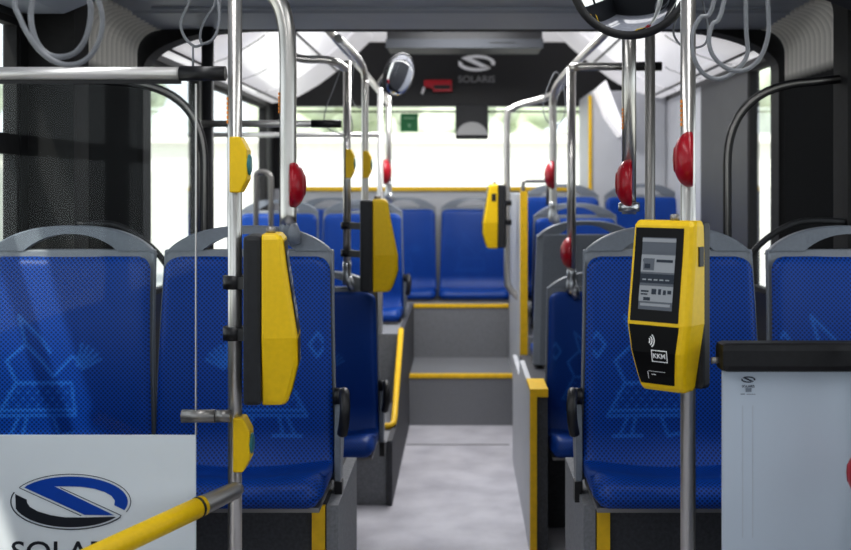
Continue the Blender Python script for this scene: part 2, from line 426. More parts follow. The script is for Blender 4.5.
# right panel along the aisle, front yellow edge
g = G().prism([(3.85, 0), (3.85, .575), (4.55, .575), (4.62, .50), (5.18, .50), (5.18, 0)], lambda a, b, d: (d, a, b), .243, .262); struct(g, 'podium_side_right', GREYP)
g = G().prism([(3.852, 0), (3.852, .574), (4.05, .574), (4.05, 0)], lambda a, b, d: (d, a, b), .2625, .304); struct(g, 'podium_end_right', PODM)
g = G().box(.241, .265, 3.836, 3.85, 0, .588).box(.265, .304, 3.836, 3.85, .560, .588).box(.241, .304, 3.85, 4.05, .5765, .588)
struct(g, 'trim_13', YELLOW2)
g = G().box(.278, 1.2, 4.17, 5.18, 0, .50); struct(g, 'podium_right', PODM)
g = G().box(.315, 1.2, 5.18, 6.51, 0, .585); struct(g, 'podium_rear_right', PODG)
g = G().box(.283, .312, 5.22, 6.45, 0, 1.255); struct(g, 'partition_rear', GREYP)
g = G().box(.280, .315, 5.195, 5.22, .1, 1.27); struct(g, 'trim_14', YELLOW2)
# podiums under the first row
for sg in (-1, 1):
    x0, x1 = sorted((sg * .318, sg * 1.2)); g = G().box(x0, x1, 2.60, 3.05, 0, .545)
    struct(g, 'podium_front_left' if sg < 0 else 'podium_front_right', PODM)
    x0, x1 = sorted((sg * .320, sg * .351)); g = G().box(x0, x1, 2.588, 2.6, 0, .545); struct(g, 'trim_15' if sg < 0 else 'trim_16', YELLOW2)
    x0, x1 = sorted((sg * .289, sg * .317)); g = G().box(x0, x1, 2.592, 3.05, 0, .545); struct(g, 'trim_17' if sg < 0 else 'trim_18', PODG)

# ------------------------------------------------------------------ seats
def recl(z): return .085 * max(0, z - .10) ** 1.0 + .012 * math.sin(max(0, min(1, (z - .1) / .45)) * PI) * -1
HW = .2225
def motif_val():
    """abstract dotted ornament: a banded trapezoid, chevrons and a fan of rays"""
    segs = []
    def ln(*p):
        for a, b in zip(p, p[1:]): segs.append((a, b, .0034))
    ln((-.105, .155), (.085, .155), (.075, .235), (-.06, .235), (-.105, .155)); ln((-.098, .168), (.08, .168))
    ln((-.055, .15), (-.075, .105), (-.045, .105), (-.035, .15)); ln((.03, .15), (.045, .105), (.08, .112)); ln((-.09, .105), (-.02, .105))
    ln((-.06, .235), (-.085, .29), (-.04, .33), (.0, .29), (.03, .25), (.075, .30), (.10, .285)); ln((-.04, .33), (-.06, .40), (-.005, .345), (.02, .31))
    for k in range(5):
        a = .5 + k * .22; ln((.085 + .02 * math.cos(a), .26 + .02 * math.sin(a)), (.085 + .07 * math.cos(a), .26 + .07 * math.sin(a)))
    ln((-.13, .30), (-.11, .33), (-.13, .36), (-.15, .33), (-.13, .30))
    dots = [(-.08 + i * .024 + (j % 2) * .012, .18 + j * .016) for i in range(7) for j in range(4)]
    def val(x, z):
        best = 0
        for (a, b, w) in segs:
            dx, dz = b[0] - a[0], b[1] - a[1]; t = max(0, min(1, ((x - a[0]) * dx + (z - a[1]) * dz) / (dx * dx + dz * dz + 1e-9)))
            d = math.hypot(x - a[0] - dx * t, z - a[1] - dz * t); best = max(best, min(1, max(0, (w * 1.7 - d) / w)))
        for (a, b) in dots:
            d = math.hypot(x - a, z - b); best = max(best, .8 * min(1, max(0, (.006 - d) / .004)))
        return best
    return val
MV = motif_val()

def pad_mesh(off=-.055, flip=1, amp=1):
    nx, nz = 84, 118; vs = []; uv = []; mo = []
    z0, z1 = .018, .545
    for j in range(nz + 1):
        v = j / nz; z = z0 + (z1 - z0) * v
        hw = HW - .016 * v
        zt = z1 - z
        if zt < .035: hw -= .035 * (1 - math.sqrt(max(0, 1 - ((.035 - zt) / .035) ** 2)))
        for i in range(nx + 1):
            u = -1 + 2 * i / nx; x = u * hw
            e = min(1 - abs(u), 1); edge = math.exp(-e * hw / .009); tope = math.exp(-zt / .008)
            y = recl(z) - .026 - .018 * abs(u) ** 3 + .016 * edge + .016 * tope
            if z < .13: y -= .055 * ((.13 - z) / .11) ** 2.2
            vs.append((x, y, z)); uv.append((x, z)); mo.append(amp * MV((x - off) * flip, z) if abs(x) < .195 else 0)
    fs = [(j * (nx + 1) + i, j * (nx + 1) + i + 1, (j + 1) * (nx + 1) + i + 1, (j + 1) * (nx + 1) + i) for j in range(nz) for i in range(nx)]
    me = bpy.data.meshes.new('backrest'); me.from_pydata(vs, [], fs); me.materials.append(FABRIC)
    l = me.uv_layers.new(name='fab')
    for lp in me.loops: l.data[lp.index].uv = uv[lp.vertex_index]
    a = me.attributes.new('motif', 'FLOAT', 'POINT')
    for i, q in enumerate(mo): a.data[i].value = q
    for p in me.polygons: p.use_smooth = True
    return me
def cushion_mesh():
    prof = [(-.010, .075), (-.040, .046), (-.08, .034), (-.13, .034), (-.18, .042), (-.225, .053), (-.255, .055), (-.278, .048), (-.292, .034), (-.296, .018), (-.290, .004), (-.27, -.002), (-.16, .0), (-.01, .01)]
    P = smooth_path([(0, a, b) for a, b in prof], 4)
    al = [0]
    for a, b in zip(P, P[1:]): al.append(al[-1] + (Vector(b) - Vector(a)).length)
    N = 28; vs = []; uv = []
    for i in range(N + 1):
        u = -1 + 2 * i / N; x = u * .222; k = max(0, abs(u) - .86) / .14
        s_ = math.sqrt(max(0, 1 - k * k)) * .75 + .25
        for j, (_, y, z) in enumerate(P):
            zz = .025 + (z - .025) * s_ + .022 * abs(u) ** 2.2 * max(0, min(1, (z - .01) / .03)) * (1 if y > -.2 else max(0, (.296 + y) / .096))
            yy = y + .03 * k * k * (1 if y < -.22 else 0)
            vs.append((x, yy, zz)); uv.append((x, -al[j]))
    n = len(P)
    fs = [(i * n + j, (i + 1) * n + j, (i + 1) * n + j + 1, i * n + j + 1) for i in range(N) for j in range(n - 1)]
    caps = [tuple(range(n)), tuple(range(N * n, N * n + n))[::-1]]
    me = bpy.data.meshes.new('cushion'); me.from_pydata(vs, [], fs + caps); me.materials.append(FABRIC)
    l = me.uv_layers.new(name='fab')
    for lp in me.loops: l.data[lp.index].uv = uv[lp.vertex_index]
    for p in me.polygons: p.use_smooth = True
    return me
def shell_mesh():
    """grey plastic back with the opening under its top grip"""
    g = G(); rings = []
    for z in [-.01, .06, .12, .2, .28, .36, .44, .50, .54, .562]:
        hw = .2280 - .015 * (z / .56); y = recl(z)
        rings.append([(-hw, y - .016, z), (-hw + .010, y - .012, z), (hw - .010, y - .012, z), (hw, y - .016, z), (hw, y + .006, z), (hw - .03, y + .022, z), (-hw + .03, y + .022, z), (-hw, y + .006, z)])
    g.loft(rings, 0, False)
    return g.done('tmp', SHELL, bevel=0)
def grip_mesh():
    g = G(); rings = []; N = 36
    for i in range(N + 1):
        u = -1 + 2 * i / N; x = u * .212
        zo = .552 + .070 * (1 - abs(u) ** 2.6) ** .8
        zi = .5585 if abs(x) > .118 else .5585 + .043 * (1 - (abs(x) / .118) ** 2.2) ** .9
        zi = min(zi, zo - .004); y = recl(.56); y2 = recl(zo)
        rings.append([(x, y - .016, zi), (x, y2 - .016, zo - .004), (x, y2 - .010, zo), (x, y2 + .012, zo), (x, y2 + .018, zo - .004), (x, y + .020, zi)])
    g.loft(rings, 0, False)
    return g.done('tmp', SHELL)
GRIPM = mat('grey seat grip', (.17, .19, .22), .38, noise=.05, nscale=120)
def keep(o, name):
    me = o.data; bpy.data.objects.remove(o); me.name = name; return me
for_m = {'shell': keep(shell_mesh(), 'shell'), 'grip': keep(grip_mesh(), 'grip'), 'pad': pad_mesh(), 'padB': pad_mesh(.05, -1), 'padC': pad_mesh(-.02, 1, .25), 'cushion': cushion_mesh()}
for_m['grip'].materials.clear(); for_m['grip'].materials.append(GRIPM)
def part(name, me, parent):
    o = bpy.data.objects.new(name, me); COL.objects.link(o); o.parent = parent; return o
def bev(o, w=.004):
    b = o.modifiers.new('bevel', 'BEVEL'); b.width = w; b.segments = 2; b.limit_method = 'ANGLE'; b.angle_limit = .6; return o
ARM = {}
def seat(loc, label, group=None, rz=0, arm=0, name='bus_seat', pad='pad'):
    t = thing(name, label, 'seat', loc, rz, group)
    if loc[1] > 5: pad = 'padC'
    bev(part('seat_shell', for_m['shell'], t)); bev(part('top_grip', for_m['grip'], t), .005)
    part('backrest', for_m[pad], t); part('cushion', for_m['cushion'], t)
    if 'rail' not in ARM:
        g = G().box(-.215, .215, -.27, -.02, -.014, -.003).box(-.18, .18, -.14, .02, -.03, -.014)
        ARM['rail'] = keep(g.done('tmp', STEEL_DK), 'seat_rail')
    part('seat_rail', ARM['rail'], t)
    if arm:
        if arm not in ARM:
            x = arm * .226
            g = G().prism([(-.06, -.03), (-.02, -.03), (.035, .10), (.03, .20), (-.03, .20), (-.055, .10)], lambda a, b, d: (d, a, b), x - .002 * arm, x + .014 * arm)
            b_ = keep(g.done('tmp', GRIPM), 'arm_bracket')
            g = G().tube(smooth_path([(x + arm * .016, .02, .195), (x + arm * .022, -.05, .215), (x + arm * .028, -.085, .19), (x + arm * .026, -.088, .15), (x + arm * .02, -.075, .12)], 5), .013, 10)
            g.lathe([(.0, -.004), (.022, -.004), (.022, .02), (.0, .02)], (x, -.02, .20), (arm, 0, 0), 16)
            c_ = keep(g.done('tmp', BLACK), 'arm_lever')
            g = G().box(*sorted((x, x + arm * .018)), -.065, -.03, -.05, .0); ARM[arm] = (b_, c_, keep(g.done('tmp', BLACK), 'bracket_foot'))
        bev(part('arm_bracket', ARM[arm][0], t), .003); part('arm_lever', ARM[arm][1], t); part('bracket_foot', ARM[arm][2], t)
    return t
seat((-.535, 2.75, .575), 'blue seat in the front row left of the aisle, behind the side-on yellow ticket machine', arm=1, pad='padB')
seat((-.985, 2.75, .575), 'blue seat behind the glass partition at far left, nearest the window')
seat((.522, 2.75, .575), 'blue seat in the front row directly behind the yellow ticket machine with the lit screen', arm=-1)
seat((.985, 2.75, .575), 'blue seat above the black padded rail at far right')
seat((-.525, 4.10, .355), 'low blue seat left of the aisle behind the front row, lowest backrest on that side', arm=1)
seat((.535, 4.10, .355), 'low blue seat right of the aisle, half hidden by the front row seat', arm=-1)
seat((.54, 4.80, .525), 'seat turned away showing its plain grey plastic back, right of the aisle', rz=PI)
seat((.585, 5.62, .585), 'blue seat facing forward just behind the turned grey-backed seat')
seat((.572, 6.24, .685), 'aisle seat right of the aisle directly in front of the grey corner tower')
seat((1.03, 6.24, .685), 'blue seat by the right wall in front of the grey corner tower')
seat((-.53, 5.92, .60), 'blue seat left of the aisle on the raised podium with yellow edging', arm=1)
seat((-.985, 5.92, .60), 'blue window seat on the raised left podium behind the middle distance ticket machine')
for x, lb in ((.085, 'rear bench seat directly above the aisle steps, under the rear window'), (-.375, 'rear bench seat left of the aisle, second from the middle step seat'), (-.83, 'rear bench seat nearest the left wall under the rear window')):
    seat((x, 7.02, .60), 'blue ' + lb, 'rear bench seats')

# ------------------------------------------------------------------ poles, rails
def sticker(t, x, y, z, r):
    g = G()
    for k in range(6): g.box(x - r - .0012, x - r + .002, y - r * .6, y - r * .2, z + k * .009, z + k * .009 + .006)
    g.done('orange_marks', ORANGE, t)
def pole(name, path, r, label, m=STEEL, seg=16, group=None, mark=None, foot=None, collar=None):
    t = thing(name, label, 'pole', (0, 0, 0), 0, group)
    G().tube(path, r, seg).done('pole_tube', m, t)
    if mark: sticker(t, *mark, r)
    if foot and foot_m is SHELL: r = r * .8
    if foot:  # cast fitting that clamps the pole to a seat grip
        x, y, z = foot; k = r / .0145
        k = min(k, 1.1); g = G().lathe([(r, .05 * k), (r * 1.15, .045 * k), (r * 1.15, .028 * k), (r * 1.02, .02 * k), (r * 1.2, .005), (r * 1.3, -.015), (r * 1.05, -.035), (0, -.04)], (x, y, z), (0, 0, 1), 16)
        g.tube([(x, y, z), (x + r * .8, y - .004, z - .03), (x + r * 1.2, y, z - .055)], [r * 1.1, r * 1.1, r * .7], 12)
        g.done('seat_clamp', foot_m, t)
    if collar:
        x, y, z = collar
        G().lathe([(r * 1.15, .012), (r * 1.5, .01), (r * 1.5, -.01), (r * 1.15, -.012)], (x, y, z), (0, 0, 1), 16).done('collar', CHROME, t)
    return t
foot_m = CHROME
def vert(px, d, z0, z1): x = (px - VX) * d / F; return [(x, d, z0), (x, d, z1)]
DP = 2.15
P1x = (235 - VX) * DP / F; P3x = (688 - VX) * DP / F
pole('grab_pole', [(P1x, DP, 0), (P1x, DP, 2.14)], .0138, 'upright steel pole at left carrying the side-on yellow ticket machine', mark=(P1x, DP, 1.42))
pole('grab_pole', [(P3x, DP, 0), (P3x, DP, 2.14)], .0150, 'upright steel pole at right carrying the ticket machine with lit screen', mark=(P3x, DP, 1.415))
d = 2.76
path = smooth_path([at(288, 226, d), at(288, 120, d), at(288, 55, d), at(286, 25, d), at(279, 2, d), at(262, -16, d), at(235, -26, d), at(180, -30, d), at(95, -30, d)], 6)
foot_m = SHELL
pole('curved_pole', path, .0215, 'thick steel pole curving over at its top, fixed to the left front seat', STEEL, 18, mark=(at(288, 115, d)[0], d, 1.48), foot=at(288, 222, d))
path = [at(629, 214, d), at(629, -60, d), ]
foot_m = CHROME
pole('grab_pole', path, .0180, 'steel pole rising from the seat behind the ticket machine, under the round mirror', STEEL, 16, mark=(at(629, 128, d)[0], d, 1.44), foot=None, collar=at(629, 207, d))
pole('grab_pole', vert(650, 3.0, 0, 2.14), .0140, 'thin darker pole standing just right of the round mirror pole', STEEL_DK)
# rear section
RL = -.425; RR = .41
foot_m = CHROME
pole('grab_pole', [at(347, 282, 4.1), at(347, 61, 4.1)], .0145, 'steel pole behind the curved pole carrying the middle ticket machine', foot=at(347, 275, 4.1))
pole('grab_pole', smooth_path([(at(365, 200, 4.5)[0], 4.5, .585 - .3), at(365, 120, 4.5), at(365, 78, 4.5), at(360, 62, 4.45), at(350, 50, 4.3), at(338, 38, 4.05)], 5), .0145, 'steel pole bending forward at the top, right of the middle ticket machine pole')
pole('grab_pole', [(at(380, 0, 5.3)[0], 5.3, .585), at(380, 88, 5.3)], .0130, 'thin pale pole left of the farthest red call button pole', ALU)
pole('grab_pole', [at(388.5, 197, 5.9), at(388.5, 84, 5.9)], .0160, 'farthest steel pole on the left, below the small round mirror', foot=at(388.5, 192, 5.9))
pole('grab_pole', [at(571.5, 290, 4.1), at(571.5, 68, 4.1)], .0165, 'steel pole fixed to the low blue seat right of the aisle', foot=at(571.5, 284, 4.1))
pole('grab_pole', smooth_path([at(553, 215, 4.82), at(553, 130, 4.82), at(553, 100, 4.82), at(558, 84, 4.7), at(572, 68, 4.35)], 5), .0165, 'steel pole fixed to the top of the turned grey-backed seat', foot=at(553, 214, 4.82))
path = smooth_path([at(566, 77, 5.2), at(558, 90, 5.35), at(545, 98, 5.5), at(523, 104, 5.55), at(512, 109, 5.55), at(507, 120, 5.55), at(507, 200, 5.55), at(507, 275, 5.55), at(509, 287, 5.55), at(516, 295, 5.55), at(525, 303, 5.55)], 6)
pole('bent_pole', path, .0165, 'bent steel pole right of the rear steps carrying the farthest ticket machine')
def rail(name, path, r, label, m=STEEL, ends=None):
    t = thing(name, label, 'rail'); G().tube(path, r, 14).done('rail_tube', m, t)
    if ends: G().tube(ends, r * 1.12, 14).done('black_sleeve', BLACK, t)
    return t
rail('ceiling_rail', smooth_path([at(318, 18, 4.12), at(330, 32, 4.16), at(347, 52, 4.4), at(363, 71, 4.9), at(376, 87, 5.4), at(389, 104, 5.95)], 5), .0150, 'long steel rail along the left of the aisle running to the back')
rail('ceiling_rail', smooth_path([at(616, 22, 4.12), at(603, 36, 4.2), at(585, 54, 4.5), at(567, 73, 5.0), at(556, 90, 5.35)], 5), .0160, 'long steel rail along the right of the aisle running to the back')
rail('cross_rail', smooth_path([(-.615, 3.93, 1.95), (-.612, 3.93, 1.82), (-.600, 3.93, 1.765), (-.56, 3.93, 1.75), (-.49, 3.93, 1.748), (-.45, 3.96, 1.742), (-.425, 4.04, 1.728)], 5), .0145, 'short cross rail bending up behind the thick curved pole')
rail('cross_rail', [(.405, 4.06, 1.735), (.45, 4.04, 1.735), (.72, 4.03, 1.735)], .0150, 'short horizontal cross rail with a black end under the round mirror', STEEL, [(.64, 4.032, 1.735), (.735, 4.03, 1.735)])
pole('window_post', [(-.905, 3.93, 0), (-.905, 3.93, 1.9)], .022, 'dark upright post behind the left arched rail', CHAR)
rail('partition_rail', [(-.92, 3.9, 1.517), (-.425, 3.9, 1.517)], .0125, 'horizontal aluminium rail behind the curved pole with a black end', ALU, [(-.53, 3.9, 1.517), (-.425, 3.9, 1.517)])
rail('partition_rail', [(-1.2, 5.2, 1.537), (-.385, 5.2, 1.537)], .0120, 'farther thin horizontal rail on the left in front of the rear window', ALU)
g = G().tube(rounded([at(523, 215, 5.6), at(523, 181, 5.6), at(548, 181, 5.6), at(548, 205, 5.6)], .02), .010)
tag(g.done('grab_bar', STEEL_DK), 'small grey hooped grab bar on the panel by the rear steps', 'rail')
g = G().tube(rounded([at(256, 340, 5.3), at(256, 172, 5.3), at(266, 172, 5.3), at(271, 176, 5.3), at(271, 340, 5.3)], .03), .013)
tag(g.done('grab_bar', STEEL_DK), 'dark hooked grab bar by the rear left window', 'rail')

# ------------------------------------------------------------------ front left partition
yP = 2.12
z_r = CZ + (VY - 73.5) * yP / F; xr0 = -1.2; xs = (181 - VX) * yP / F
t = rail('partition_rail', [(xr0, yP, z_r), (xs, yP, z_r)], .0128, 'satin aluminium rail across the top of the left glass partition', ALU, [(xs - .002, yP, z_r), (P1x - .012, yP, z_r)])
G().box(xr0, xs, yP - .003, yP + .003, z_r - .020, z_r - .010).done('channel', BLACK, t)
xg = (196 - VX) * yP / F; zf = CZ + (VY - 435) * yP / F
t = thing('glass_partition', 'clear glass partition at left with a pale printed panel and blue logo below', 'partition')
G().box(-1.2, xg, yP - .003, yP + .003, zf, z_r - .020).done('pane', PARTG, t)
G().box(xg - .0012, xg + .0012, yP - .0035, yP + .0035, zf, z_r - .02).done('glass_edge', ALU, t)
film = G().box(-1.2, xg, yP - .003, yP + .003, .30, zf).done('printed_panel', FILM, t)
def logo(cx, cz, hw, hh, fn, parent, m_up, m_lo, name='emblem', m_line=None):
    q = lambda x, y: (cx + (x - 435) / 365 * hw, cz - (y - 250) / 165 * hh)
    def arc(a0, a1, n=18, rx=365, ry=165): return [(435 + rx * math.cos(math.radians(a0 + (a1 - a0) * i / n)), 250 - ry * math.sin(math.radians(a0 + (a1 - a0) * i / n))) for i in range(n + 1)]
    up = [(150, 165)] + arc(140, -18, 22, 350, 152) + [(765, 302), (702, 272), (706, 243), (685, 215), (640, 190), (580, 172), (500, 160), (420, 158), (335, 158), (700, 332), (520, 330), (150, 165)][:-1]
    lo = [(95, 205)] + arc(196, 322, 18, 350, 155) + [(700, 342), (620, 344), (520, 346), (400, 346), (310, 332), (230, 308), (185, 282), (168, 258), (165, 238)]
    g = G().poly([fn(*q(*p)) for p in up], 0).poly([fn(*q(*p)) for p in lo], 1)
    if m_line:
        def line(pts, w):
            for a, b in zip(pts, pts[1:]):
                dx, dy = b[0] - a[0], b[1] - a[1]; L = math.hypot(dx, dy) or 1; nx, ny = -dy / L * w, dx / L * w
                g.poly([fn(*q(a[0] + nx, a[1] + ny)), fn(*q(b[0] + nx, b[1] + ny)), fn(*q(b[0] - nx, b[1] - ny)), fn(*q(a[0] - nx, a[1] - ny))], 2)
        line([(122, 168)] + arc(149, -22, 24, 368, 166) , 2.2); line([(122, 168), (500, 336)], 2.2); line(arc(160, 326, 24, 368, 168), 3.5); line([(370, 165), (745, 334), (735, 342)], 2.2)
    return g.done(name, [m_up, m_lo, m_line or m_lo], parent, weld=False)
fy = lambda x, z: (x, yP - .0042, z)
lx = (71.5 - VX) * yP / F; lz = CZ + (VY - 501) * yP / F
logo(lx, lz, .1145, .0525, fy, film, LOGO_B, LOGO_K, m_line=INK)
text_mesh('lettering', 'SOLARIS', .055, LOGO_K, lambda x, y: fy(lx + x, lz - .098 + y), film, .0004, width=.228)
# clamps holding the glass to the pole
g = G().tube([at(182, 416, 2.122), at(215.5, 416, 2.122)], .0128, 14).tube([at(216, 416, 2.122), at(231, 416, 2.122)], .0122, 14)
tag(g.done('glass_clamp', STEEL_DK), 'stubby grey clamp rod holding the glass partition to the left pole', 'clamp')
# yellow swing bar
pa = Vector(at(238, 489, 2.115)); pb = Vector(at(58, 573, 1.75)); dv = (pb - pa); end = pa + dv * 2.9
t = thing('barrier_bar', 'yellow bar with a grey end sloping up to the left pole', 'bar')
k1 = .25
G().tube([pa + dv * k1 * 0.92, pa + dv * .5, end], .0190, 18).done('bar_tube', YELLOW, t)
G().tube([pa - dv * .01, pa + dv * .02, pa + dv * k1 * .96, pa + dv * k1], [.0115, .0165, .0185, .0178], 18).done('end_sleeve', STEEL_DK, t)
G().tube([pa + dv * k1, pa + dv * (k1 + .012)], .0198, 18).done('joint_ring', BLACK, t)

# ------------------------------------------------------------------ front right panel
yR = 2.0
t = thing('modesty_panel', 'pale panel at lower right under a black padded rail', 'panel')
xa = (722 - VX) * yR / F; zt = CZ + (VY - 366) * yR / F
pn = G().box(xa, 1.2, yR - .004, yR + .004, .25, zt).done('panel_board', mat('shaded film panel', (.54, .60, .68), .4, noise=.015, nscale=5), t)  # darker copy of the film colour, with this panel's shade in it
xb = (718 - VX) * yR / F; zr = CZ + (VY - 356) * yR / F
G().box(xb, 1.2, yR - .030, yR + .030, zr - .0258, zr + .0258, bev=.012).done('padded_rail', BLACK, t)
G().tube([(xb + .002, yR, zr - .008), (xb - .012, yR, zr - .008)], .006, 10).done('rail_bracket', STEEL_DK, t)
fr_ = lambda x, z: (x, yR - .0052, z)
cx, _, cz = at(747.5, 379, yR)
logo(cx, cz, .0135, .0062, fr_, pn, INK, INK)
text_mesh('lettering', 'SOLARIS', .0062, INK, lambda x, y: fr_(cx + x, cz - .0125 + y), pn, .0001)
G().poly([fr_(cx + a, cz + b) for a, b in ((-.005, -.0155), (.006, -.0155), (.006, -.0225), (-.005, -.0225))]).poly([fr_(cx + a, cz + b) for a, b in ((-.014, -.0255), (-.006, -.0255), (-.006, -.0275), (-.014, -.0275))]).poly([fr_(cx + a, cz + b) for a, b in ((-.003, -.0262), (.013, -.0262), (.013, -.0275), (-.003, -.0275))]).done('small_print', mat('faded ink', (.22, .25, .30), .6), pn)
cx2 = at(736, 0, yR)[0]
g = G()
for px in (742, 752): x = at(px, 0, yR)[0]; g.box(x - .0008, x + .0008, yR - .0048, yR - .004, .66, .90)
g.done('groove', mat('groove shade', (.50, .54, .60), .5), pn)

# ------------------------------------------------------------------ round mirrors
def mirror(name, c, r, nrm, label, rim=.012):
    t = thing(name, label, 'mirror', c); n = Vector(nrm).normalized()
    prof = [(r * math.sin(a), r * .30 * (math.cos(a) - 0)) for a in [PI / 2 * i / 12 for i in range(12, -1, -1)]]
    G().lathe([(p, h * .55) for p, h in prof], (0, 0, 0), n, 40).done('mirror_face', MIRROR, t)
    rg = []
    up = Vector((0, 0, 1)); u = n.cross(up).normalized(); w = n.cross(u)
    G().tube([u * (r * math.cos(2 * PI * k / 48)) + w * (r * math.sin(2 * PI * k / 48)) for k in range(48)], rim, 10, True).done('rim', BLACK, t)
    G().lathe([(r * .98, 0), (r * .8, -r * .12), (.03, -r * .16), (0, -r * .16)], (0, 0, 0), n, 32).done('mirror_back', BLACK, t)
    return t, n
dm = 2.45
c = at(631, -24, dm); t, n = mirror('convex_mirror', c, .130, (-.2, -1, -.12), 'large round convex mirror with a black rim at the top right', .011)
G().tube([Vector((0, .02, 0)), Vector((.0, .1, .12)), Vector((0, .1, 2.14 - c[2]))], .010).done('mirror_arm', BLACK, t)
c = at(399, 75, 5.0); t, n = mirror('convex_mirror', c, .098, (.80, -.62, -.30), 'small round convex mirror on the far left pole below the rear ceiling', .006)
G().tube([Vector((0, .01, 0)), Vector((-.06, .06, .02)), Vector((-.105, .12, -.03))], .009).done('mirror_arm', STEEL_DK, t)

# ------------------------------------------------------------------ ticket machines
def fcurve(z):
    ks = [(-.160, .042), (-.152, .048), (-.13, .056), (-.085, .067), (-.032, .066), (-.02, .0645), (.10, .046), (.150, .040), (.160, .032)]
    for (a, p), (b, q) in zip(ks, ks[1:]):
        if z <= b: return -(p + (q - p) * max(0, (z - a) / (b - a)))
    return -ks[-1][1]
def fwid(z):
    ks = [(-.160, .044), (-.152, .047), (-.032, .0660), (.10, .066), (.150, .0645), (.160, .060)]
    for (a, p), (b, q) in zip(ks, ks[1:]):
        if z <= b: return p + (q - p) * max(0, (z - a) / (b - a))
    return ks[-1][1]
def ticket_machine(loc, rz, label, side=1, clamp_dx=0):
    t = thing('ticket_machine', label, 'ticket machine', loc, rz, 'yellow ticket machines on poles')
    rings = []
    for z in (-.160, -.152, -.13, -.085, -.032, -.02, .03, .10, .150, .160):
        w, f = fwid(z), fcurve(z); c = .010
        rings.append([(-w, 0, z), (-w, f + c, z), (-w + c * .3, f + c * .3, z), (-w + c, f, z), (w - c, f, z), (w - c * .3, f + c * .3, z), (w, f + c, z), (w, 0, z)])
    bev(G().loft(rings, 0, False).done('yellow_cover', YELLOW, t), .003)
    G().box(-.062, .062, .0, .034, -.157, .157, bev=.008).done('rear_housing', CHAR, t)
    pt = lambda x, z, k=1: (x, fcurve(z) - .0012 * k, z)
    def quad(g, x0, x1, z0, z1, k, m=0): g.poly([pt(x0, z0, k), pt(x1, z0, k), pt(x1, z1, k), pt(x0, z1, k)], m)
    g = G(); zs = (-.028, -.02, .03, .10, .146)
    for a, b in zip(zs, zs[1:]): quad(g, -.056, .044, a, b, .8)
    bz = g.done('screen_bezel', BLACK_G, t)
    g = G(); X0, X1 = -.040, .030
    def sq(x0, x1, z0, z1, k, m):
        z0, z1 = [.128 + (q - .128) * .85 for q in (z0, z1)]; cut = [z for z in (.03, .10) if z0 < z < z1]; zz = [z0] + cut + [z1]
        for a, b in zip(zz, zz[1:]): quad(g, x0, x1, a, b, k, m)
    sq(X0, X1, -.030, .128, 1.4, 0)
    sq(X0, X1, .118, .126, 1.9, 1); sq(X0, X1, .095, .1, 1.9, 0); sq(X0 + .004, X0 + .02, .074, .080, 1.9, 2); sq(X0, X1, .098, .112, 1.9, 2) if False else None
    sq(X0, X1, .052, .090, 1.8, 1); sq(X0 + .005, X0 + .028, .056, .082, 2.2, 0); sq(X0 + .032, X1 - .004, .074, .080, 2.2, 2); sq(X0 + .008, X0 + .02, .060, .070, 2.5, 2)
    sq(X0, X1, .028, .048, 1.8, 2)
    for k in range(5): sq(X0 + .005 + k * .012, X0 + .013 + k * .012, .034, .037, 2.2, 1)
    sq(X0, X1, -.012, .022, 1.8, 1)
    sq(X0 + .004, X0 + .020, .008, .012, 2.2, 2); sq(X0 + .004, X0 + .018, .002, .005, 2.2, 2); sq(X0 + .026, X0 + .036, .004, .016, 2.2, 2); sq(X0 + .040, X0 + .046, .004, .016, 2.2, 2); sq(X0 + .05, X0 + .056, .004, .014, 2.2, 2); sq(X0 + .059, X1 - .003, .006, .014, 2.2, 2)
    sq(X0 + .004, X1 - .004, -.022, -.016, 1.9, 1); sq(X0 + .010, X0 + .024, -.010, -.003, 2.2, 2)
    g.done('screen_display', [SCR, SCR_L, SCR_D], bz, weld=False)
    g = G(); tz = [(-.035, .0575, .046), (-.085, .050, .039), (-.13, .043, .032), (-.146, .040, .029)]
    for (a, wa, va), (b, wb, vb) in zip(tz, tz[1:]): g.poly([pt(-wa, a, .8), pt(-wb, b, .8), pt(vb, b, .8), pt(va, a, .8)])
    rd = g.done('card_reader', BLACK_G, t)
    g = G()
    for r in (.007, .0115, .016):
        cx, cz = -.018, -.058
        arc = [(cx + r * math.cos(a), cz - .005 + r * math.sin(a)) for a in [math.radians(-50 + 100 * i / 8) for i in range(9)]]
        for (a, b), (c_, d_) in zip(arc, arc[1:]):
            n1 = 1 - .0025 / r; f = lambda x, z, n: pt(cx + (x - cx) * n, cz - .005 + (z - cz + .005) * n, 2)
            g.poly([f(a, b, 1), f(c_, d_, 1), f(c_, d_, n1), f(a, b, n1)])
    for (x0, x1, z0, z1) in ((-.010, .023, -.0815, -.0795), (-.010, .023, -.1025, -.1005), (-.010, -.008, -.1005, -.0815), (.021, .023, -.1005, -.0815)): quad(g, x0, x1, z0, z1, 2)
    quad(g, -.020, .015, -.1215, -.1205, 2); quad(g, -.014, -.005, -.128, -.1262, 2); quad(g, -.022, -.0205, -.136, -.122, 2)
    g.done('card_symbol', PRINT, rd, weld=False)
    text_mesh('lettering', 'KKM', .0125, PRINT, lambda x, y: pt(.0065 + x, -.091 + y, 2.2), rd, .0004)
    g = G().box(.0600, .0685, -.028, -.008, .075, .112, bev=.002); g.done('side_lock', CHAR, t)
    G().lathe([(.009, 0), (.009, .012), (.004, .014), (0, .014)], (.01, -.012, .158), (0, 0, 1), 14).done('top_knob', STEEL_DK, t)
    return t
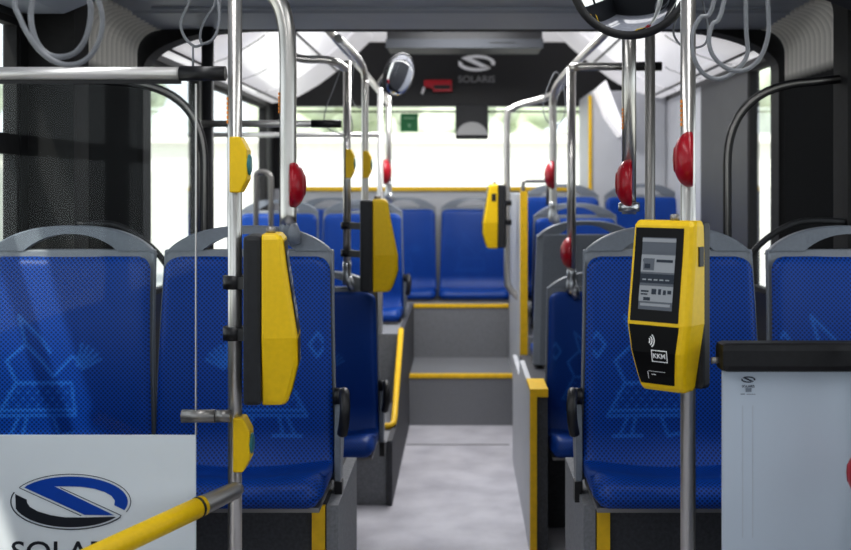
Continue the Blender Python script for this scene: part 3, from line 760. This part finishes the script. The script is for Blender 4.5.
def clamps(loc, pole_xy, zs, label):
    t = thing('pole_clamp', label, 'clamp')
    for z in zs:
        px, py = pole_xy; g = G().lathe([(.0235, -.013), (.0235, .013)], (px, py, loc[2] + z), (0, 0, 1), 20)
        a = Vector((px, py, loc[2] + z)); b = Vector((loc[0], loc[1], loc[2] + z)); dv = (b - a).normalized(); s_ = dv.cross(Vector((0, 0, 1))) * .012
        g.prism([(0, -.012), (0, .012), (1, .012), (1, -.012)], lambda u, v, k, a=a, b=b, s_=s_: a + (b - a) * u + s_ * k + Vector((0, 0, v)), -1, 1)
        g.done('clamp_band', BLACK, t)
    return t
def place_machine(px0, px1, py0, py1, d, rz, pole_xy, label, clab, back=.036):
    sc_ = F / d; x, _, zc = at((px0 + px1) / 2, (py0 + py1) / 2, d)
    t = ticket_machine((x, d, zc), rz, label); k = (py1 - py0) / sc_ / .32; t.scale = (k, k, k)
    bx = x - math.sin(rz) * back * k * .8; by = d + math.cos(rz) * back * k * .8
    clamps((bx, by, zc), pole_xy, [-.033 * k, .065 * k], clab)
    return t
V1 = place_machine(264, 264, 233, 401, 2.13, math.radians(96), (P1x, DP), 'yellow ticket machine seen from its side on the left pole', 'pair of black clamps gripping the left pole beside the ticket machine')
V2 = place_machine(673, 673, 220, 388, 2.07, math.radians(-38), (P3x, DP), 'yellow ticket machine with lit screen and card reader facing the camera', 'pair of black clamps behind the ticket machine with the lit screen')
V3 = place_machine(373, 373, 199, 291, 4.02, math.radians(94), (at(347, 0, 4.1)[0], 4.1), 'smaller looking yellow ticket machine in the middle distance left of the aisle', 'pair of black clamps on the middle distance pole left of the aisle')
V4 = place_machine(497, 497, 184, 248, 5.5, math.radians(-88), (at(507, 0, 5.55)[0], 5.55), 'farthest yellow ticket machine on the bent pole by the rear steps', 'pair of black clamps on the bent pole by the rear steps')

V3.scale.y *= 1.3; V4.scale.y *= 1.1
# ------------------------------------------------------------------ call buttons
def red_button(px, py, d, half, side, pole_r, label):
    x, y, z = at(px, py, d); k = half / (F / d); ax = (side, -side * x / y - .02, 0)
    t = thing('call_button', label, 'button', (x + side * pole_r * .2, y - .004, z), 0, 'red call buttons on poles')
    p = [(k * math.sin(a), k * .58 * math.cos(a)) for a in [PI / 2 * i / 10 for i in range(10, -1, -1)]]
    G().lathe([(k * .97, -.006), (k, 0)] + [(r, h) for r, h in p[1:]], (0, 0, 0), ax, 30).done('button_housing', RED, t)
    a = Vector(ax).normalized()
    G().lathe([(k * .46, k * .45), (k * .46, k * .525), (k * .40, k * .565), (0, k * .60)], (0, 0, 0), a, 24).done('push_pad', RED_DK, t)
    G().box(-pole_r * .7, pole_r * .7, -pole_r * .2, pole_r * 1.6, -k * .35, k * .35).done('pole_mount', RED_DK, t)
    return t
red_button(292, 185, 2.76, 23, 1, .010, 'red call button on the thick curved pole at left')
red_button(690, 159.5, 2.14, 28, -1, .008, 'large red call button above the ticket machine with lit screen')
red_button(630, 183, 2.75, 24, -1, .012, 'red call button on the pole below the round mirror')
red_button(570, 252.5, 4.09, 15.5, -1, .010, 'red call button on the low seat pole right of the aisle')
red_button(553, 175, 4.81, 14, -1, .010, 'red call button on the pole of the grey-backed seat')
red_button(384.5, 172, 5.88, 12.5, 1, .0, 'small red call button on the farthest left pole')
red_button(859, 473, 1.90, 20, -1, .008, 'red call button cut off at the right edge beside the pale panel')
pole('grab_pole', vert(864, 1.905, 0, 2.14), .0150, 'steel pole just past the right edge carrying the cut off red button')
def yellow_button(px0, px1, py0, py1, d, label, teal=True):
    sc_ = F / d; w = (px1 - px0) / sc_; h = (py1 - py0) / sc_; x, y, z = at(px0, (py0 + py1) / 2, d)
    t = thing('call_button', label, 'button', (x, y, z), 0, 'yellow call buttons on poles')
    o = G().prism([(0, -h / 2), (w * .6, -h / 2), (w, -h * .26), (w, h * .26), (w * .6, h / 2), (0, h / 2)], lambda a, b, dd: (a, dd, b), -.022, .022).done('button_housing', YELLOW, t); bev(o, .003)
    G().lathe([(h * .19, 0), (h * .19, .003), (h * .15, .005), (0, .005)], (w - .001, 0, 0), (1, 0, 0), 20).done('push_pad', TEAL, t)
    return t
yellow_button(231.5, 249, 137, 192.5, 2.15, 'yellow call button high on the left ticket machine pole, below the black rail sleeve')
yellow_button(235, 251.5, 416, 470, 2.15, 'yellow call button low on the left pole under the ticket machine')
yellow_button(346, 354.5, 149, 178, 4.1, 'yellow call button on the middle ticket machine pole, left of a like one')
yellow_button(363, 371.5, 151, 178, 4.49, 'yellow call button on the bending pole right of the middle ticket machine')

# ------------------------------------------------------------------ hanging strap loops
def strap(pts, d, r, label, group, closed=True, stem=None, dd=None):
    path = smooth_path([at(p[0], p[1], d + (dd * i / len(pts) if dd else 0)) for i, p in enumerate(pts)], 7, closed)
    g = G().tube(path, r, 10, closed)
    if stem: g.tube([at(*stem[0], d), at(*stem[1], d)], r * .8, 8)
    return tag(g.done('strap_loop', STRAP), label, 'strap', group)
gl = 'hanging grey strap loops'
strap([(34, -127), (16, -10), (20, 18), (35, 45), (52, 60), (70, 65), (88, 58), (100, 38), (102, 15), (96, -15), (82, -127)], 1.62, .0040, 'outer thick grey strap loop hanging at the top left', gl)
strap([(50, -120), (34, -10), (31, 18), (36, 40), (46, 53), (60, 57), (76, 52), (87, 35), (91, 10), (87, -15), (75, -120)], 1.66, .0044, 'inner thick grey strap loop hanging at the top left', gl)
strap([(200, -30), (188, 5), (181, 22), (184, 36), (194, 46), (203, 44), (214, 38), (219, 22), (218, 0), (214, -30)], 2.3, .0030, 'thin strap loop left of the left pole, near its rail', gl, stem=((193, 46), (193, 67)))
strap([(214, -30), (215, 2), (206, 18), (201, 30), (201, 42), (210, 42), (218, 28), (220, 8), (219, -30)], 2.32, .0028, 'narrow strap loop touching the left pole at the top', gl)
strap([(728, -68), (712, 8), (700, 18), (692, 35), (694, 58), (704, 74), (718, 79), (734, 72), (747, 55), (746, 25), (744, -68)], 2.0, .0042, 'strap loop hanging lowest beside the right ticket machine pole', gl)
strap([(740, -81), (722, 10), (712, 25), (709, 42), (714, 57), (728, 69), (745, 70), (760, 58), (768, 35), (768, 8), (764, -81)], 1.9, .0040, 'rightmost strap loop hanging right of the right pole', gl)
strap([(690, -17), (684, 5), (675, 22), (674, 35), (682, 46), (693, 48), (705, 44), (708, 30), (705, 12), (698, -17)], 2.5, .0026, 'thin strap loop crossing behind the right ticket machine pole', gl)
strap([(344, 64), (333, 90), (325, 112), (326, 126), (338, 133), (352, 131), (350, 110), (347, 85)], 4.12, .0020, 'thin dark cord loop left of the middle ticket machine pole', 'thin cord loops on the rear rails')
strap([(356, 58), (352, 82), (352, 100), (360, 108), (367, 95), (362, 72)], 4.5, .0022, 'thin cord loop between the two yellow button poles', 'thin cord loops on the rear rails')
strap([(556, 72), (547, 90), (543, 108), (548, 122), (558, 125), (565, 112), (564, 88)], 4.9, .0024, 'thin cord loop beside the grey-backed seat pole', 'thin cord loops on the rear rails')
strap([(570, 72), (557, 100), (555, 120), (562, 133), (571, 130), (574, 108)], 5.0, .0020, 'longer thin cord loop right beside the low seat pole', 'thin cord loops on the rear rails')

for sg, side in ((-1, 'left'), (1, 'right')):
    x = sg * .54; g = G().tube(rounded([(x, .9, 2.14), (x, .9, 1.768), (x, 2.56, 1.768), (x, 2.56, 2.14)], .04), .014)
    tag(g.done('hanging_rail', STEEL), 'overhead rail holding the %s strap loops up under the ceiling' % side, 'rail')
# ------------------------------------------------------------------ rear details
g = G().box(-.415, .455, 6.15, 6.45, 2.065, 2.234, m=0, bev=.008).box(-.42, .46, 6.135, 6.152, 2.065, 2.115, m=1).box(.16, .30, 6.13, 6.14, 2.092, 2.098, m=0)
tag(g.done('ceiling_display', [CHAR, mat('dull grey lip', (.075, .08, .09), .7, spec=.2)]), 'long dark grey box hanging from the rear ceiling above the rear window', 'display')
yb = 7.198; fb = lambda x, z: (x, yb, z)
t = thing('rear_emblem', 'silver oval emblem with small lettering on the black panel over the rear window', 'emblem')
cx, _, cz = at(476.5, 63, 7.2); logo(cx, cz, .128, .058, fb, t, LOGO_S, LOGO_S)
text_mesh('lettering', 'SOLARIS', .062, mat('dim silver print', (.20, .20, .21), .5), lambda x, y: fb(cx + x, cz - .108 + y), t, .001, 1.05)
t = thing('safety_hammer', 'red emergency hammer on the black panel left of the silver emblem', 'hammer')
hx = lambda px, py: at(px, py, 7.18)
p = [hx(*q) for q in ((424, 80), (452, 80), (452, 92), (433, 92), (433, 89), (424, 87))]
bev(G().prism([(q[0], q[2]) for q in p], lambda a, b, dd: (a, dd, b), 7.16, 7.199).done('hammer_holder', RED, t), .004)
a = hx(434, 85.5); b = hx(450, 89)
G().box(a[0], b[0], 7.156, 7.161, b[2], a[2]).done('holder_slot', BLACK, t)
G().tube([hx(424.5, 87), hx(422, 94)], .010, 10).done('hammer_tip', LOGO_S, t)
t = thing('exit_sign', 'small square green sign stuck to the rear window', 'sign')
a = at(400.5, 113.5, 7.22); b = at(418, 131.5, 7.22)
G().box(a[0], b[0], 7.222, 7.228, b[2], a[2]).done('sign_board', GREEN, t)
G().box(a[0] + .02, b[0] - .02, 7.2205, 7.2225, a[2] - .035, a[2] - .025).prism([(a[0] + .045, b[2] + .05), (a[0] + .058, b[2] + .02), (a[0] + .071, b[2] + .05)], lambda x, z, dd: (x, dd, z), 7.2205, 7.2225).done('sign_print', mat('pale green print', (.22, .42, .26), .5), t)
t = thing('rear_camera', 'dark box with a rounded pale base hanging in front of the rear window', 'camera')
a = at(455.5, 105, 7.1); b = at(488, 139, 7.1)
bev(G().box(a[0], b[0], 7.02, 7.19, b[2], a[2]).done('camera_housing', CHAR, t), .01)
xm = (a[0] + b[0]) / 2; hw = (b[0] - a[0]) / 2 * .94
G().prism([(xm + hw * math.cos(u), b[2] + .02 + .085 * math.sin(u)) for u in [PI * i / 14 for i in range(15)]], lambda x, z, dd: (x, dd, z), 6.995, 7.03).done('pale_dome', mat('pale dome plastic', (.40, .40, .40), .4), t)

# small leaning white duct on the right rear cove, seen as a bright sash
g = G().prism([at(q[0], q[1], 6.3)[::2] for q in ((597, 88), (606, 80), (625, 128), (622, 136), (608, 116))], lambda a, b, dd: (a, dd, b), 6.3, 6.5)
tag(g.done('wall_bracket', WHITE_GLOW), 'white curved bracket on the front of the grey corner tower', 'bracket')

# ------------------------------------------------------------------ outside
g = G().box(-60, 60, -30, 70, -.45, -.40); struct(g, 'ground', PAVE)
t = thing('building', 'low pale building beyond the rear window', 'building')
G().box(-26, 26, 26, 32, -.4, 2.3).done('wall', PLASTER, t); G().box(-26.3, 26.3, 25.7, 32.3, 2.3, 2.5).done('roof', ROOFT if False else PLASTER, t)
def crown(seed):
    rnd = random.Random(seed); g = G()
    for k in range(26):
        a = rnd.uniform(0, 2 * PI); rr = rnd.uniform(.1, 1.5); h = rnd.uniform(2.2, 5.2); s_ = rnd.uniform(.5, .9)
        bm = bmesh.new(); bmesh.ops.create_icosphere(bm, subdivisions=2, radius=s_)
        for v in bm.verts: v.co *= rnd.uniform(.8, 1.2); v.co += Vector((rr * math.cos(a), rr * math.sin(a), h))
        g.bm(bm, 0, True)
    return g.done('crown', LEAF)
t0 = thing('tree', 'pale green tree beyond the low building outside', 'tree', (-12, 36, -.4), 0, 'trees outside the bus')
crown(3).parent = t0; G().tube([(0, 0, 0), (.05, 0, 1.5), (0, .05, 3)], [.2, .16, .1], 10).done('trunk', BARK, t0)
for i, (x, y) in enumerate([(-18, 36.5), (-5.2, 37), (-.6, 35.5), (5, 36.5), (10.6, 36), (-3.4, 41.5), (2.2, 41.5)]):
    dup(t0, (x, y, -.4), i * 1.3)
for i, (x, y) in enumerate([(-9, 16), (-12, 22), (9, 14)]):
    dup(t0, (x, y, -.4), i * 2.1, 'pale green tree standing off to the side of the bus')

# ------------------------------------------------------------------ light
wd = bpy.data.worlds.new('sky'); S.world = wd; wd.use_nodes = True
bg = wd.node_tree.nodes['Background']; bg.inputs[0].default_value = (.88, .94, 1.0, 1); bg.inputs[1].default_value = 1.6
def light(name, kind, loc, energy, rot=(0, 0, 0), size=1, size_y=None, col=(1, 1, 1)):
    l = bpy.data.lights.new(name, kind); l.energy = energy; l.color = col
    if kind == 'AREA':
        l.size = size
        if size_y: l.shape = 'RECTANGLE'; l.size_y = size_y
    if kind == 'SUN': l.angle = .02
    o = bpy.data.objects.new(name, l); COL.objects.link(o); o.location = loc; o.rotation_euler = rot; return o
light('sun', 'SUN', (0, -10, 20), 3.2, (math.radians(40), 0, math.radians(-25)), col=(1, .96, .88))
light('ceiling_lamp_front', 'AREA', (-.5, 1.5, 2.12), 9, (0, 0, 0), .2, 1.9)
light('ceiling_lamp_front', 'AREA', (.5, 1.5, 2.12), 7, (0, 0, 0), .2, 1.9)
light('joint_fill', 'AREA', (0, 3.24, 1.90), 14, (math.radians(38), 0, 0), 1.6, .06)  # added fill for the second-row seats; the joint itself has no lamp
light('ceiling_lamp_rear', 'AREA', (0, 5.2, 2.22), 30, (0, 0, 0), .5, 1.6)

# ------------------------------------------------------------------ camera
cam = bpy.data.cameras.new('camera'); co = bpy.data.objects.new('camera', cam); COL.objects.link(co)
co.location = (0, 0, CZ); co.rotation_euler = (PI / 2, 0, 0)
cam.sensor_width = 36; cam.lens = F / 851 * 36
cam.shift_x = -(VX - 425.5) / 851; cam.shift_y = -(275 - VY) / 851
cam.dof.use_dof = True; cam.dof.focus_distance = 2.35; cam.dof.aperture_fstop = cam.lens / 1000 / .0105
cam.clip_start = .05
S.camera = co
S.view_settings.view_transform = 'Standard'; S.view_settings.look = 'Medium High Contrast'; S.view_settings.exposure = 0
S.cycles.use_denoising = True
S.cycles.max_bounces = 8; S.cycles.transparent_max_bounces = 12
